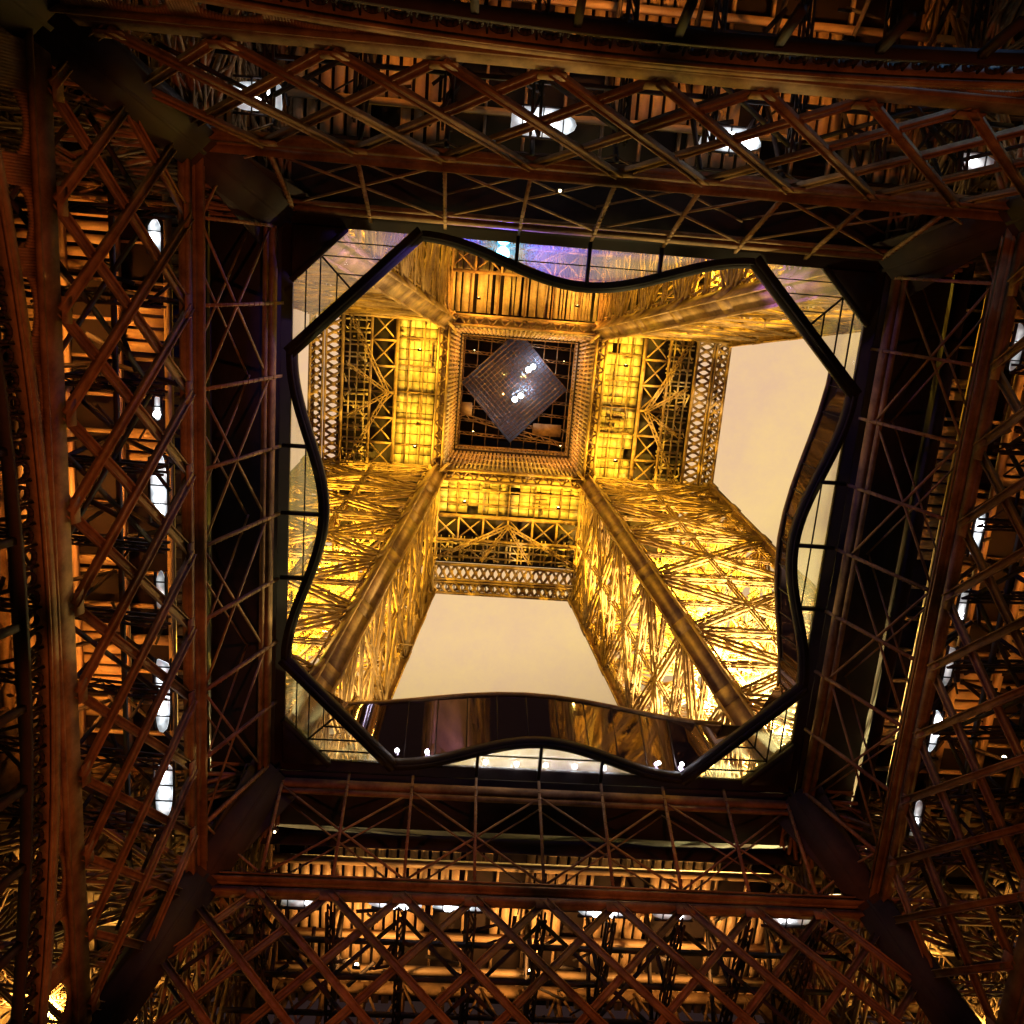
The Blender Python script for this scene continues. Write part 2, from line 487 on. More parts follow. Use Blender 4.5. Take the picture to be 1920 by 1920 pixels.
BAY = 4.15
for k in range(4):
    n = Gn(k)
    # lower chord plate with ridges = the part
    m = MB()
    hl = 22.4
    m.bar(G(k, -hl, 40.05), G(k, hl, 40.05), 1.15, 0.25, n)
    for dz in (-.52,):
        m.bar(G(k, -hl, 40.05 + dz, -.16), G(k, hl, 40.05 + dz, -.16), 0.13, 0.34, n)
    for i in range(-50, 51):
        m.bar(G(k, i * .44, 39.66, -.14), G(k, i * .44 + .05, 39.66, -.14), 0.05, 0.05, n)
    gird = tag(m.build('inner_girder', M_IRON, tower), 'arched girder along the ' + SIDE[k] + ' of the central opening')
    # arch rib, tangent to the chord at mid span, and its spandrel pierced by ovals
    drop = lambda t: .78 + .0046 * t * t
    m = MB()
    ts = np.linspace(-22, 22, 67)
    m.sweep([G(k, t, 40 - drop(t)) for t in ts], 0.36, 0.75, n)
    m.sweep([G(k, t, 40 - drop(t) - .24, -.35) for t in ts], 0.10, 0.14, n)
    dt = .11
    for t in np.arange(-22, 22, dt):
        top = 39.5; bot = 40 - drop(t) + .16
        if bot >= top: continue
        hole = None
        for c in (9.3, 12.6, 15.9, 19.2):
            if abs(abs(t) - c) < 1.15:
                hh = math.sqrt(1 - ((abs(t) - c) / 1.15) ** 2)
                midz = (top + bot) / 2 - .02
                hole = (midz - hh * (top - bot) * .55, midz + hh * (top - bot) * .42)
        if hole is None:
            m.bar(G(k, t, bot), G(k, t, top), dt, 0.18, n)
        else:
            if hole[0] > bot: m.bar(G(k, t, bot), G(k, t, hole[0]), dt, 0.18, n)
            if hole[1] < top: m.bar(G(k, t, hole[1]), G(k, t, top), dt, 0.18, n)
    m.build('arch_rib', M_IRON, gird)
    # rows of rings under the arch
    m = MB()
    for i in range(-24, 25):
        t = i * .9; z = 40 - drop(t) - .78
        R_ = .36 if i % 2 else .27
        pts = [G(k, t + R_ * math.cos(a), z + R_ * math.sin(a)) for a in np.linspace(0, 2 * PI, 11)[:-1]]
        m.poly(pts, .09, .22, n, closed=True)
        m.bar(G(k, t + .45, z - .45), G(k, t + .45, z + .5), .07, .16, n)
        if i % 4 == 0:
            m.bar(G(k, t, z - .4), G(k, t * 1.02, z - 2.6), .28, .3, n)
    m.sweep([G(k, t, 40 - drop(t) - 1.26) for t in ts], 0.22, 0.5, n)
    m.build('ring_frieze', M_IRON_D, gird)  # shade under the arch painted into the frieze colour
    # main lattice between lower chord and middle chord
    for nm, off, bw, bh in (('front_lattice', -.08, .40, .14), ('rear_lattice', 2.0, .22, .12)):
        m = MB()
        for i in range(-7, 8):
            for sg in (-1, 1):
                if nm == 'rear_lattice' and i % 2: continue
                t0, t1 = i * BAY, (i + 2 * sg) * BAY
                # clip to the legs' inner edge
                z0, z1 = 40.5, 48.6
                def lim(u): return s_in(z0 + (z1 - z0) * u) - .9
                u0, u1 = 0.0, 1.0
                us = [u for u in np.linspace(0, 1, 41) if abs(t0 + (t1 - t0) * u) < lim(u)]
                if len(us) < 3: continue
                u0, u1 = us[0], us[-1]
                P = G(k, t0 + (t1 - t0) * u0, z0 + (z1 - z0) * u0, off + sg * bh * .55)
                Q = G(k, t0 + (t1 - t0) * u1, z0 + (z1 - z0) * u1, off + sg * bh * .55)
                m.bar(P, Q, bw, bh, n)
                if nm == 'front_lattice':
                    D = (Q - P).normalized(); U = D.cross(n)
                    for e_ in (-1, 1):
                        m.bar(P + U * e_ * bw * .46 - n * .1, Q + U * e_ * bw * .46 - n * .1, .05, .16, n)
        if nm == 'front_lattice':
            for i in range(-5, 6):
                for z, sz in ((40.75, 1.1), (48.35, 1.1)):
                    if abs(i * BAY) < s_in(z) - 1.2:
                        m.bar(G(k, i * BAY - sz * .5, z, -.24), G(k, i * BAY + sz * .5, z, -.24), .55, .05, n)
        m.build(nm, M_IRON if nm == 'front_lattice' else M_IRON_D, gird)  # rear layer darkened in colour to stand for shade
    # middle chord: a two flanged beam
    m = MB(); hl = 19.3
    m.bar(G(k, -hl, 49.28), G(k, hl, 49.28), .62, .3, n)
    m.bar(G(k, -hl, 48.62), G(k, hl, 48.62), .36, .34, n)
    m.bar(G(k, -hl, 48.92, .2), G(k, hl, 48.92, .2), 1.0, .12, n)
    m.bar(G(k, -hl, 49.55, -.2), G(k, hl, 49.55, -.2), .09, .2, n)
    m.bar(G(k, -hl, 48.45, .15), G(k, hl, 48.45, .15), .30, .14)
    m.bar(G(k, -hl, 49.15, -.28), G(k, hl, 49.15, -.28), .42, .10)
    m.build('middle_chord', M_IRON, gird)
    # thin upper lattice with posts
    for i in range(-4, 5):
        t = i * BAY
        m = MB()
        z1 = 56.9 if abs(t) < 15 else 55.9
        m.bar(G(k, t, 49.7, -.1), Wn(k, t, s_in(z1) - .1, z1), .17, .2, n)
        for r in range(13):
            m.bar(G(k, t - .11, 50 + r * .5, -.2), G(k, t + .11, 50 + r * .5, -.2), .05, .05, n)
        m.build('post', M_IRON, gird)
    m = MB()
    for off in (0.05, 1.3):
        for i in range(-6, 7, 2):
            for sg in (-1, 1):
                t0, t1 = i * BAY, (i + 2 * sg) * BAY; z0, z1 = 49.7, 55.8
                us = [u for u in np.linspace(0, 1, 41) if abs(t0 + (t1 - t0) * u) < s_in(z0 + (z1 - z0) * u) - .5]
                if len(us) < 3: continue
                P = G(k, t0 + (t1 - t0) * us[0], z0 + (z1 - z0) * us[0], off + sg * .06)
                Q = G(k, t0 + (t1 - t0) * us[-1], z0 + (z1 - z0) * us[-1], off + sg * .06)
                m.bar(P, Q, .12 if off < 1 else .08, .1, n)
    m.build('upper_lattice', M_IRON, gird)
    m = MB(); hl = 17.5
    m.bar(G(k, -hl, 56.05), G(k, hl, 56.05), .55, .3, n)
    m.bar(G(k, -hl, 55.55, .12), G(k, hl, 55.55, .12), .3, .2, n)
    m.build('upper_chord', M_IRON, gird)
    # corner gusset plates between girder and leg
    for sg in (-1, 1):
        m = MB()
        pts = [G(k, sg * (s_in(56.4) - .2), 56.4, .3), G(k, sg * (s_in(56.4) - 2.6), 56.4, .3), G(k, sg * (s_in(50) - 1.0), 49.9, .3),
               G(k, sg * (s_in(50) - .1), 49.9, .3)]
        m.slab(pts, tuple(n * .1))
        m.build('corner_gusset', M_IRON_D, gird)  # corner shade painted in with the darkened iron
    # walkway girders behind: cross frames from the inner girder out to the outer one
    m = MB()
    for i in range(-4, 5):
        t = i * BAY
        p = Wn(k, t, 21.5, 49); q = Wn(k, t, 33.0, 50.5)
        m.beam(p, q, (0, 0, 1), .4, .6, 1.0, .12)
        m.bar(Wn(k, t, 20.8, 50), Wn(k, t, 26.5, 56.4), .2, .2, (1, 1, 0))
        m.bar(Wn(k, t, 32.6, 50.8), Wn(k, t, 26.8, 56.4), .2, .2, (1, 1, 0))
        m.bar(Wn(k, t, 27, 50), Wn(k, t, 27, 56.5), .22, .22, (1, 1, 0))
    for s_, z_ in ((24, 49.4), (27, 49.9), (30, 50.2)):
        m.bar(Wn(k, -19, s_, z_), Wn(k, 19, s_, z_), .2, .3)
    for i in range(70):
        t = random.uniform(-19, 19); s_ = random.uniform(22.5, 32.5); z_ = random.uniform(50, 55.5)
        d = Wn(k, random.uniform(-2.4, 2.4), random.uniform(-2, 2), random.uniform(-.6, .6))
        m.bar(Wn(k, t, s_, z_), Wn(k, t, s_, z_) + d, random.uniform(.06, .28), .1)
    m.build('cross_frames', M_IRON_D, gird)  # frames coloured dark, as if out of the light

# ---- first platform
DECK0, DECK1 = 16.8, 35.4
deck = MB()
for k in range(4):
    pts = [W(k, -DECK0, DECK0, 0), W(k, DECK0, DECK0, 0), W(k, DECK1, DECK1, 0), W(k, -DECK1, DECK1, 0)]
    deck.prism([(p[0], p[1]) for p in pts], 57.25, 57.75)
platform = tag(deck.build('first_platform', M_BLACK, tower), 'first floor deck with an eight sided central opening')  # deck painted black so ceiling gaps look like unlit void
for k in range(4):
    m = MB()
    pts = [W(k, 13.75, 16.79, 0), W(k, 16.79, 16.79, 0), W(k, 16.79, 13.75, 0)]
    m.prism([(p[0], p[1]) for p in pts], 56.9, 57.7)
    m.bar(Wn(k, 13.75, 16.79, 56.85), Wn(k, 16.79, 13.75, 56.85), .3, .3)
    m.build('corner_plate', M_IRON_D, platform)
for k in range(4):
    # dark soffit near the opening: shade painted in, plus a plate added against light
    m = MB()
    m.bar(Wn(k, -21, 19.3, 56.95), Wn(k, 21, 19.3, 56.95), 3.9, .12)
    m.bar(Wn(k, -21, 21.4, 55.9), Wn(k, 21, 21.4, 55.9), .1, 2.1)  # upright plate added to keep light off the strip above
    m.build('soffit_and_light_block', M_IRON_D, platform)
    # corrugated ceiling with joists
    m = MB()
    bays = [21.6, 23.5, 26.3, 29.2, 32, 35.2]
    for j in range(5):
        on = False
        for i in range(-27, 28):
            t = i * .72
            if i % 6 == 0 or random.random() < .12: on = random.random() < (.7, .5, .5, .5)[k]
            if on:
                m.bar(Wn(k, t, bays[j] + .1, 56.85), Wn(k, t, bays[j + 1] - .1, 56.85), .52, .4)
            elif i % 3 == 0:
                m.bar(Wn(k, t, bays[j], 56.95), Wn(k, t, bays[j + 1], 56.95), .16, .4)
    for s_ in (23.5, 26.3, 29.2, 32):
        m.bar(Wn(k, -20, s_, 56.35), Wn(k, 20, s_, 56.35), .35, .5)
    m.build('corrugated_ceiling', M_CORR, platform)
    # patchy ceiling above the leg
    m = MB()
    for j in range(6):
        for i in range(22):
            if i % 4 == 0: on = random.random() < .5
            if on: m.bar(Wn(k, 19.5 + i * .66, 19 + j * 2.6, 56.95), Wn(k, 19.5 + i * .66, 21.3 + j * 2.6, 56.95), .46, .3)
        m.bar(Wn(k, 19, 18.8 + j * 2.6, 56.7), Wn(k, 34, 18.8 + j * 2.6, 56.7), .3, .5)
    m.build('leg_ceiling', M_CORR, platform)
    # outer girder of the platform with gallery brackets
    m = MB()
    for z_ in (45.5, 49.5, 56.4):
        m.bar(Wn(k, -33, 33.6, z_), Wn(k, 33, 33.6, z_), .5, .8, (0, 0, 1))
    for i in range(-12, 13):
        t = i * 2.7
        m.bar(Wn(k, t, 33.5, 45.6), Wn(k, t, 33.5, 56.4), .22, .3, (1, 1, 0))
        for sg in (-1, 1):
            m.bar(Wn(k, t, 33.4 + sg * .1, 49.6), Wn(k, t + sg * 2.7, 33.4 + sg * .1, 56.3), .16, .1, Wn(k, 0, 1, 0))
            m.bar(Wn(k, t, 33.4 + sg * .1, 45.6), Wn(k, t + sg * 1.35, 33.4 + sg * .1, 49.4), .13, .1, Wn(k, 0, 1, 0))
        m.bar(Wn(k, t, 33.8, 53.5), Wn(k, t, 35.3, 57), .2, .25, (1, 1, 0))
    m.build('outer_girder', M_IRON, platform)


# ---- glass floor round the opening: dark edge beam, joists, mullions and panes
def edge_s(t):
    t = min(abs(t), 9.6)
    return 14.65 + 2.1 * (1 - math.cos(PI * t / 9.6)) / 2


for k in range(4):
    # wavy edge beam along the side, then the straight one across the corner
    m = MB()
    pts = [Wn(k, t, edge_s(t), 57.35) for t in np.linspace(-9.6, 9.6, 41)]
    m.sweep(pts, .62, .5)
    m.sweep([p + Vector((0, 0, -.3)) for p in pts], .16, .2)
    m.build('wavy_edge_beam', M_IRON_D, platform)
    m = MB()
    a, b = Wn(k, 9.6, 16.95, 57.3), Wn(k, 16.95, 9.6, 57.3)
    m.bar(a, b, .78, .5); m.bar(a + Vector((0, 0, -.32)), b + Vector((0, 0, -.32)), .2, .2)
    m.build('corner_edge_beam', M_IRON_D, platform)
    for i in (-1, 0, 1):
        m = MB(); t = i * BAY
        m.bar(Wn(k, t, edge_s(t), 57.2), Wn(k, t, 17.2, 57.2), .2, .35)
        m.build('joist', M_IRON_D, platform)
    m = MB()
    m.bar(Wn(k, -5.2, 15.85, 57.42), Wn(k, 5.2, 15.85, 57.42), .07, .1)
    m.build('mullion', M_IRON_D, platform)
    m = MB()
    Cc = lambda a_, b_, z_=57.4: Wn(k, a_, b_, z_)
    m.bar(Cc(15.35, 15.35), Cc(13.2, 13.2), .1, .14)
    for q in (10.6, 11.7, 12.8, 13.9, 15.0):
        pass
    for dd in (16.05, 15.25, 14.3):
        tt = min(dd, 30.6 - dd) if dd > 15.35 else dd
        lim = 26.4 - dd
        m.bar(Cc(lim, dd), Cc(min(dd, 30.6 - dd), dd), .07, .12)
        m.bar(Cc(dd, lim), Cc(dd, min(dd, 30.6 - dd)), .07, .12)
    m.build('corner_mullions', M_IRON_D, platform)
    m = MB()
    ts = np.linspace(-8.6, 8.6, 25)
    low = [Wn(k, t, edge_s(t), 57.5) for t in ts]
    m.slab(low + [Wn(k, 8.6, 16.85, 57.5), Wn(k, -8.6, 16.85, 57.5)], (0, 0, .03))
    m.slab([Cc(9.7, 16.83, 57.5), Cc(13.75, 16.83, 57.5), Cc(16.83, 13.75, 57.5), Cc(16.83, 9.7, 57.5)], (0, 0, .03))
    m.build('glass_pane', M_GFLOOR, platform)

# ---- second platform
S1, S2 = 9.0, 24.3
m = MB()
for k in range(4):
    pts = [W(k, -7.0, 7.0, 0), W(k, 7.0, 7.0, 0), W(k, 21.6, 21.6, 0), W(k, -21.6, 21.6, 0)]
    m.prism([(p[0], p[1]) for p in pts], 115.6, 116.2)
plat2 = tag(m.build('second_platform', M_BLACK, tower), 'golden second floor high above')  # deck blackened to stand for darkness behind the trusses
for k in range(4):
    # centre frame beam (three lit flanges with dark lacing) with the crossing knee braces
    m = MB()
    m.bar(Wn(k, -8.5, 8.45, 110.4), Wn(k, 8.5, 8.45, 110.4), .3, .5)
    m.bar(Wn(k, -9.8, 9.6, 110.2), Wn(k, 9.8, 9.6, 110.2), .28, .5)
    for i in range(24):
        t0 = -9 + i * .75
        m.bar(Wn(k, t0, 8.5 if i % 2 else 9.6, 110.45), Wn(k, t0 + .75, 9.6 if i % 2 else 8.5, 110.45), .2, .12)
    m.bar(Wn(k, -9.2, 9.05, 111.1), Wn(k, 9.2, 9.05, 111.1), 1.1, .08)
    m.bar(Wn(k, 7.6, 7.6, 110.05), Wn(k, 10.8, 10.8, 110.05), .3, .3)
    m.bar(Wn(k, 9.9, 8.0, 110.0), Wn(k, 8.0, 9.9, 110.0), .28, .3)
    m.build('centre_frame_beam', M_IRON, plat2)
    # inclined ribbed wall of the well
    m = MB()
    for i in range(32):
        t = -8.2 + i * .53
        f_ = .84
        m.bar(Wn(k, t, 8.35, 111), Wn(k, t * f_, 7.0, 117), .26, .3, Wn(k, 0, 1, 0))
    for z_ in (112.2, 113.6, 115.0, 116.6):
        u = (z_ - 111) / 6; s_ = 8.3 - u * 1.3
        m.bar(Wn(k, -s_ + .1, s_, z_), Wn(k, s_ - .1, s_, z_), .22, .35, (0, 0, 1))
    m.slab([Wn(k, -8.4, 8.55, 111), Wn(k, 8.4, 8.55, 111), Wn(k, 7.15, 7.2, 117), Wn(k, -7.15, 7.2, 117)], W(k, 0, .08, 0))
    m.build('well_wall', M_CORR, plat2)
    # panelled ceiling
    m = MB()
    nx = 16
    if k == 2:
        t = -9.6
        while t < 9.4:
            wd = random.choice((.25, .4, .55, .8))
            if random.random() > .14:
                m.bar(Wn(k, t, 9.8, 113 + random.uniform(-.3, .3)), Wn(k, t, random.uniform(14.6, 19), 112.9), wd, .2)
            t += wd + random.choice((.06, .12, .3))
    for i in range(nx if k != 2 else 0):
        for j in range(5):
            a0 = -10 + i * 20 / nx; b0 = 9.9 + j * .88
            z_ = 113.0 + random.uniform(-.05, .05)
            if random.random() < .015: continue
            m.bar(Wn(k, a0 + .04, b0 + .42, z_), Wn(k, a0 + 20 / nx - .04, b0 + .42, z_), .84, .06)
    m.build('ceiling_panel', M_PANEL, plat2)
    m = MB()
    for t in np.arange(-9.5, 9.6, 3.17):
        m.bar(Wn(k, t, 9.7, 112.75), Wn(k, t, 14.5, 112.75), .16, .3)
    for s_ in (11.3, 13.0) if k != 2 else ():
        m.bar(Wn(k, -9.8, s_, 112.7), Wn(k, 9.8, s_, 112.7), .14, .22)
    m.bar(Wn(k, -9, 14.4, 111.8), Wn(k, 9, 14.4, 111.8), .4, .5)
    for i in range(8 if k != 2 else 0):
        t = random.uniform(-8, 7); s_ = random.uniform(10, 13.8)
        if random.random() < .5: m.bar(Wn(k, t, s_, 112.5), Wn(k, t + random.uniform(.8, 3), s_, 112.5), .16, .3)
        else: m.bar(Wn(k, t, s_, 112.5), Wn(k, t, s_ + random.uniform(.6, 1.8), 112.5), .14, .4)
    m.build('ceiling_ribs', M_IRON, plat2)
    # open cross braced band
    m = MB()
    for i in range(6):
        a0, a1 = -9 + i * 3, -6 + i * 3
        m.bar(Wn(k, a0, 14.5, 111.7), Wn(k, a1, 17.3, 111.7), .17, .15)
        m.bar(Wn(k, a1, 14.5, 111.9), Wn(k, a0, 17.3, 111.9), .17, .15)
        m.bar(Wn(k, a0, 14.5, 111.5), Wn(k, a0, 17.3, 111.5), .24, .3)
    m.bar(Wn(k, -9.6, 17.3, 111.3), Wn(k, 9.6, 17.3, 111.3), .3, .4)
    for sg in (-1, 1):
        m.beam(Wn(k, sg * 8.8, 19.8, 110.9), Wn(k, 0, 15.2, 111.1), (0, 0, 1), .35, .3, .6, .1)
        m.beam(Wn(k, sg * 3, 19.8, 110.9), Wn(k, 0, 15.2, 111.1), (0, 0, 1), .3, .3, .6, .09)
    m.build('cross_braced_band', M_IRON, plat2)
    # gold mid band
    m = MB()
    for i in range(44):
        t = -10.4 + i * .48
        if i % 3: m.bar(Wn(k, t, 17.4, 113.2), Wn(k, t, 20.5, 113.0), random.uniform(.1, .26), .3)
    for s_ in (18.1, 19.0, 19.9):
        m.bar(Wn(k, -10.5, s_, 112.6), Wn(k, 10.5, s_, 112.6), .16, .3)
    for i in range(60):
        t = random.uniform(-10, 10); s_ = random.uniform(17.5, 20.3)
        m.bar(Wn(k, t, s_, 112.2), Wn(k, t + random.uniform(-1, 1), s_ + random.uniform(-.8, .8), 112.3), random.uniform(.08, .22), .1)
    m.build('slatted_band', M_CORR, plat2)
    # outer lattice band pierced by sky
    m = MB()
    for s_, wd in ((20.6, .34), (22.5, .22), (22.85, .22), (24.3, .3)):
        m.bar(Wn(k, -s_ + .2, s_, 111.6), Wn(k, s_ - .2, s_, 111.6), wd, .5)
    for i in range(-22, 22):
        t = i * 1.0
        for (sa, sb, z_) in ((20.7, 22.5, 111.6), (22.9, 24.25, 111.6)):
            m.bar(Wn(k, t, sa, z_), Wn(k, t + 1, sb, z_), .30, .16)
            m.bar(Wn(k, t + 1, sa, z_ + .2), Wn(k, t, sb, z_ + .2), .30, .16)
            m.bar(Wn(k, t + .5, (sa + sb) / 2 - .3, z_ - .1), Wn(k, t + .5, (sa + sb) / 2 + .3, z_ - .1), .5, .06)
    m.build('lattice_cornice', M_IRON, plat2)
    # gallery parapet above
    m = MB()
    for i in range(-48, 49):
        t = i * .5
        m.bar(Wn(k, t, 24.2, 112), Wn(k, t, 24.6, 115.6), .1, .12, (1, 1, 0))
    m.bar(Wn(k, -24, 24.5, 115.7), Wn(k, 24, 24.5, 115.7), .3, .2)
    m.build('parapet', M_IRON, plat2)
# upper storey over the well, painted black for the unlit tower inside
m = MB()
m.prism([(-7.6, -7.6), (7.6, -7.6), (7.6, 7.6), (-7.6, 7.6)], 125.0, 125.4)
for k in range(4):
    m.bar(Wn(k, -7.5, 7.45, 121), Wn(k, 7.5, 7.45, 121), .15, 8.0, (0, 0, 1))
m.build('upper_storey', M_BLACK, plat2)
m = MB()
for i in range(9):
    t = -6.6 + i * 1.65
    m.bar((t, -7.2, 119.6), (t, 7.2, 119.6), .12, .25)
for k in range(4):
    m.bar(Wn(k, -6.9, 6.9, 117.3), Wn(k, 6.9, 6.9, 117.3), .3, .5)
for i in range(8):
    z_ = 119.2; a_ = -6.4 + i * 1.7
    m.beam((-7, a_, z_), (7, a_ + .6, z_), (0, 0, 1), .3, .3, .7, .07)
m.beam((-6.8, 3.2, 118.8), (6.8, 6.2, 118.8), (0, 0, 1), .5, .4, .8, .1)
m.bar((2.6, 4.4, 118.9), (6.2, 4.4, 118.9), 1.5, .3); m.bar((-6.6, 2.4, 118.9), (-5.2, 2.4, 118.9), 1.6, .3)
m.build('hoist_floor', M_IRON, plat2)
# spire above the second platform
m = MB()
lv = [126, 140, 155, 172, 190, 210, 232, 255, 276]
sp = lambda z: 1.6 + (7.4 - 1.6) * ((276 - z) / 150.0) ** 1.5
for k in range(4):
    for i in range(len(lv) - 1):
        z0, z1 = lv[i], lv[i + 1]
        A, B, Cc_, D = Wn(k, -sp(z0), sp(z0), z0), Wn(k, sp(z0), sp(z0), z0), Wn(k, sp(z1), sp(z1), z1), Wn(k, -sp(z1), sp(z1), z1)
        n = Wn(k, 0, 1, 0)
        m.bar(B, Cc_, .9, .9, n)
        m.beam(A, Cc_, n, .6, .4, 1.2, .12); m.beam(B, D, n, .6, .4, 1.2, .12); m.beam(D, Cc_, n, .6, .4, 1.2, .12)
m.prism([(-8, -8), (8, -8), (8, 8), (-8, 8)], 276, 279)
tag(m.build('spire', M_IRON, tower))

# ------------------------------------------------------------------ balustrades of dark glass
def balustrade(k, z1, smid, send, t0, t1, label):
    NS = 14
    ts = np.linspace(t0, t1, NS + 1)
    tm = (t0 + t1) / 2; th = (t1 - t0) / 2
    top = [Wn(k, t, smid + (send - smid) * (1 - math.cos(PI * min(1, abs(t - tm) / th))) / 2, z1) for t in ts]
    bot = [Wn(k, t, min(edge_s(t) + .25, 16.9) if abs(t) < 9.6 else 26.5 - abs(t), 57.7) for t in ts]
    root = empty('glass_balustrade', tuple(bot[NS // 2]))
    tag(root, label, 'balustrade', 'glass balustrades round the opening')
    off = Vector(root.location)
    m = MB(); m.sweep([p - off for p in top], .34, .22); m.build('cap_rail', M_IRON, root)
    m = MB()
    b0 = len(m.V)
    for a, b in zip(top, bot):
        m.V += [tuple(b - off), tuple(a - off)]
    for i in range(NS):
        m.F.append((2 * i, 2 * i + 2, 2 * i + 3, 2 * i + 1))
    nn = Wn(k, 0, .05, 0)
    nb = len(m.V)
    m.V += [tuple(Vector(v) + nn) for v in m.V[:nb]]
    for i in range(NS):
        m.F.append((nb + 2 * i, nb + 2 * i + 1, nb + 2 * i + 3, nb + 2 * i + 2))
    m.F.append((0, 1, nb + 1, nb)); m.F.append((2 * NS, nb + 2 * NS, nb + 2 * NS + 1, 2 * NS + 1))
    m.build('glass_wall', M_GWALL, root)
    for i in range(0, NS + 1):
        m = MB(); m.bar(bot[i] - off + nn, top[i] - off + nn, .08, .12, Wn(k, 0, 1, 0))
        m.build('stanchion', M_IRON_D, root)
    return root


balustrade(0, 62.6, 13.85, 15.35, -15.2, 13.6, 'dark reflecting glass balustrade with curved red brown rail along the bottom edge of the opening')
balustrade(1, 60.6, 14.95, 16.6, -12.5, 11.5, 'narrow dark glass balustrade with violet sheen along the right edge of the opening')

# ------------------------------------------------------------------ lamps
def add_light(name, typ, loc, energy, col, parent=None, radius=.25, target=None, size=None, blend=.5):
    l = bpy.data.lights.new(name, typ); l.energy = energy; l.color = col
    l.shadow_soft_size = radius
    o = bpy.data.objects.new(name, l); COL.objects.link(o)
    if parent is not None: o.parent = parent
    o.location = loc
    if typ == 'SPOT':
        l.spot_size = size; l.spot_blend = blend
        o.rotation_euler = (Vector(target)).to_track_quat('-Z', 'Y').to_euler()
    return o


def floodlight(loc, energy, col, label, group, lens=M_LAMPY, r=.28, aim=(0, 0, 1), cone=150, spill=0.0):
    root = empty('floodlight', loc)
    tag(root, label, 'floodlight', group)
    m = MB()
    f_ = r / .28
    m.bar((-.5 * f_, 0, -.45 * f_), (.5 * f_, 0, -.45 * f_), .5 * f_, .12 * f_)
    for x_ in (-.36, .36): m.bar((x_ * f_, 0, -.4 * f_), (x_ * f_, 0, .1 * f_), .06, .2 * f_, (1, 0, 0))
    m.build('bracket', M_BLACK, root)
    m = MB(); m.sphere((0, 0, 0), r); m.build('lens', lens, root, smooth=True)
    a_ = Vector(aim).normalized()
    add_light('lamp_light', 'SPOT', tuple(a_ * .5), energy, col, root, .3, a_, math.radians(cone), .5)
    if spill: add_light('lamp_spill', 'POINT', (0, 0, .45), energy * spill, col, root, .3)
    return root


GOLD = (1.0, .68, .05)
HOT = (1.0, .84, .32)
PW = [12.5, 5.4, 2.5, 8.4]
for k in range(4):
    for j, z in enumerate((61.5, 70, 80, 90, 100)):
        c = (s_in(z) + s_out(z)) / 2
        p = W(k, c + (1.5 if j % 2 else -1.5), c - (1.2 if j % 2 else -1.2), z)
        pw = 8000 * PW[k] * ((3.4, 2.8, 1.8)[j] if (k == 0 and j < 3) else 1.5 if (k == 3 and j == 0) else 1.0)
        nth = ['lowest', 'second lowest', 'middle', 'second highest', 'highest'][j]
        floodlight(p, pw, HOT if (k in (0, 3) and j < 2) or (k == 0 and j == 2) else GOLD, nth + ' of five golden floodlights inside the ' + LEG[k] + ' leg', 'golden floodlights inside the upper legs', aim=W(k, .55, .55, 1.0), cone=165, spill=.42)
    for j, z in enumerate((38, 47.5)):
        c = (s_in(z) + s_out(z)) / 2
        p = W(k, c - 1, c - 1, z)
        floodlight(p, 21000 * (1.8, .5, .3, 1.8)[k], (1, .66, .16), ('lower', 'upper')[j] + ' warm floodlight in the ' + LEG[k] + ' leg below the first floor', 'warm floodlights in the lower legs', aim=W(k, 1, 1, .9), cone=160, spill=.04, r=.13)
    # second platform underside
    for j, t in enumerate((-5.5, 5.5)):
        floodlight(W(k, t, 11.6, 107.8), 4500 * (1, 1, .6, 1)[k], (GOLD if k != 2 else (1, .5, .06)), 'small golden floodlight under the second floor, ' + SIDE[k] + ' side, ' + ('first' if j else 'second') + ' clockwise',
                   'golden floodlights under the second floor', r=.14, cone=165, spill=.35)
    for j, t in enumerate((-11, 0, 11)):
        floodlight(W(k, t, 27.6, 51.6), (1900, 2300, 1900)[j] * (2.0, .45, .5, 1.35)[k], ((1, .38, .05) if k else (1, .52, .13)), 'amber floodlight beneath the first floor ceiling, ' + SIDE[k] + ' side, ' + ('one end', 'middle', 'other end')[j],
                   'amber floodlights beneath the first floor', r=.14, cone=150)
for i, (x, y) in enumerate(((-5, 4), (5, -5), (5.5, 5), (-5.5, -5.5))):
    floodlight((x, y, 111.6), 800, (1, .50, .09), ('left', 'upper right', 'lower right', 'upper left')[i] + ' orange floodlight in the square well of the second floor',
               'orange floodlights in the well', r=.12, cone=170, spill=.5)
# unseen fill lamps added on the ground to brighten the inner girders
for k in range(4):
    for j, t in enumerate((-9.5, 9.5)):
        base = Wn(k, t * .25, 1.5, .35)
        root = empty('added_ground_fill', tuple(base))
        tag(root, 'added fill lamp on the paving aimed at the ' + SIDE[k] + ' girder, ' + ('one' if j else 'other') + ' of its pair', 'projector', 'added fill lamps on the paving')
        m = MB(); m.prism([(-.3, -.3), (.3, -.3), (.3, .3), (-.3, .3)], -.35, .1); m.bar((-.35, 0, .1), (.35, 0, .1), .1, .2); m.build('housing', M_BLACK, root)
        tgt = Wn(k, t * 1.2, 24.6, 46.6) - base
        add_light('fill_light', 'SPOT', (0, 0, .3), 24000 * (1.1, .45, .55, 1)[k], (1.0, .23, .06), root, .2, tgt, math.radians(27), .5)

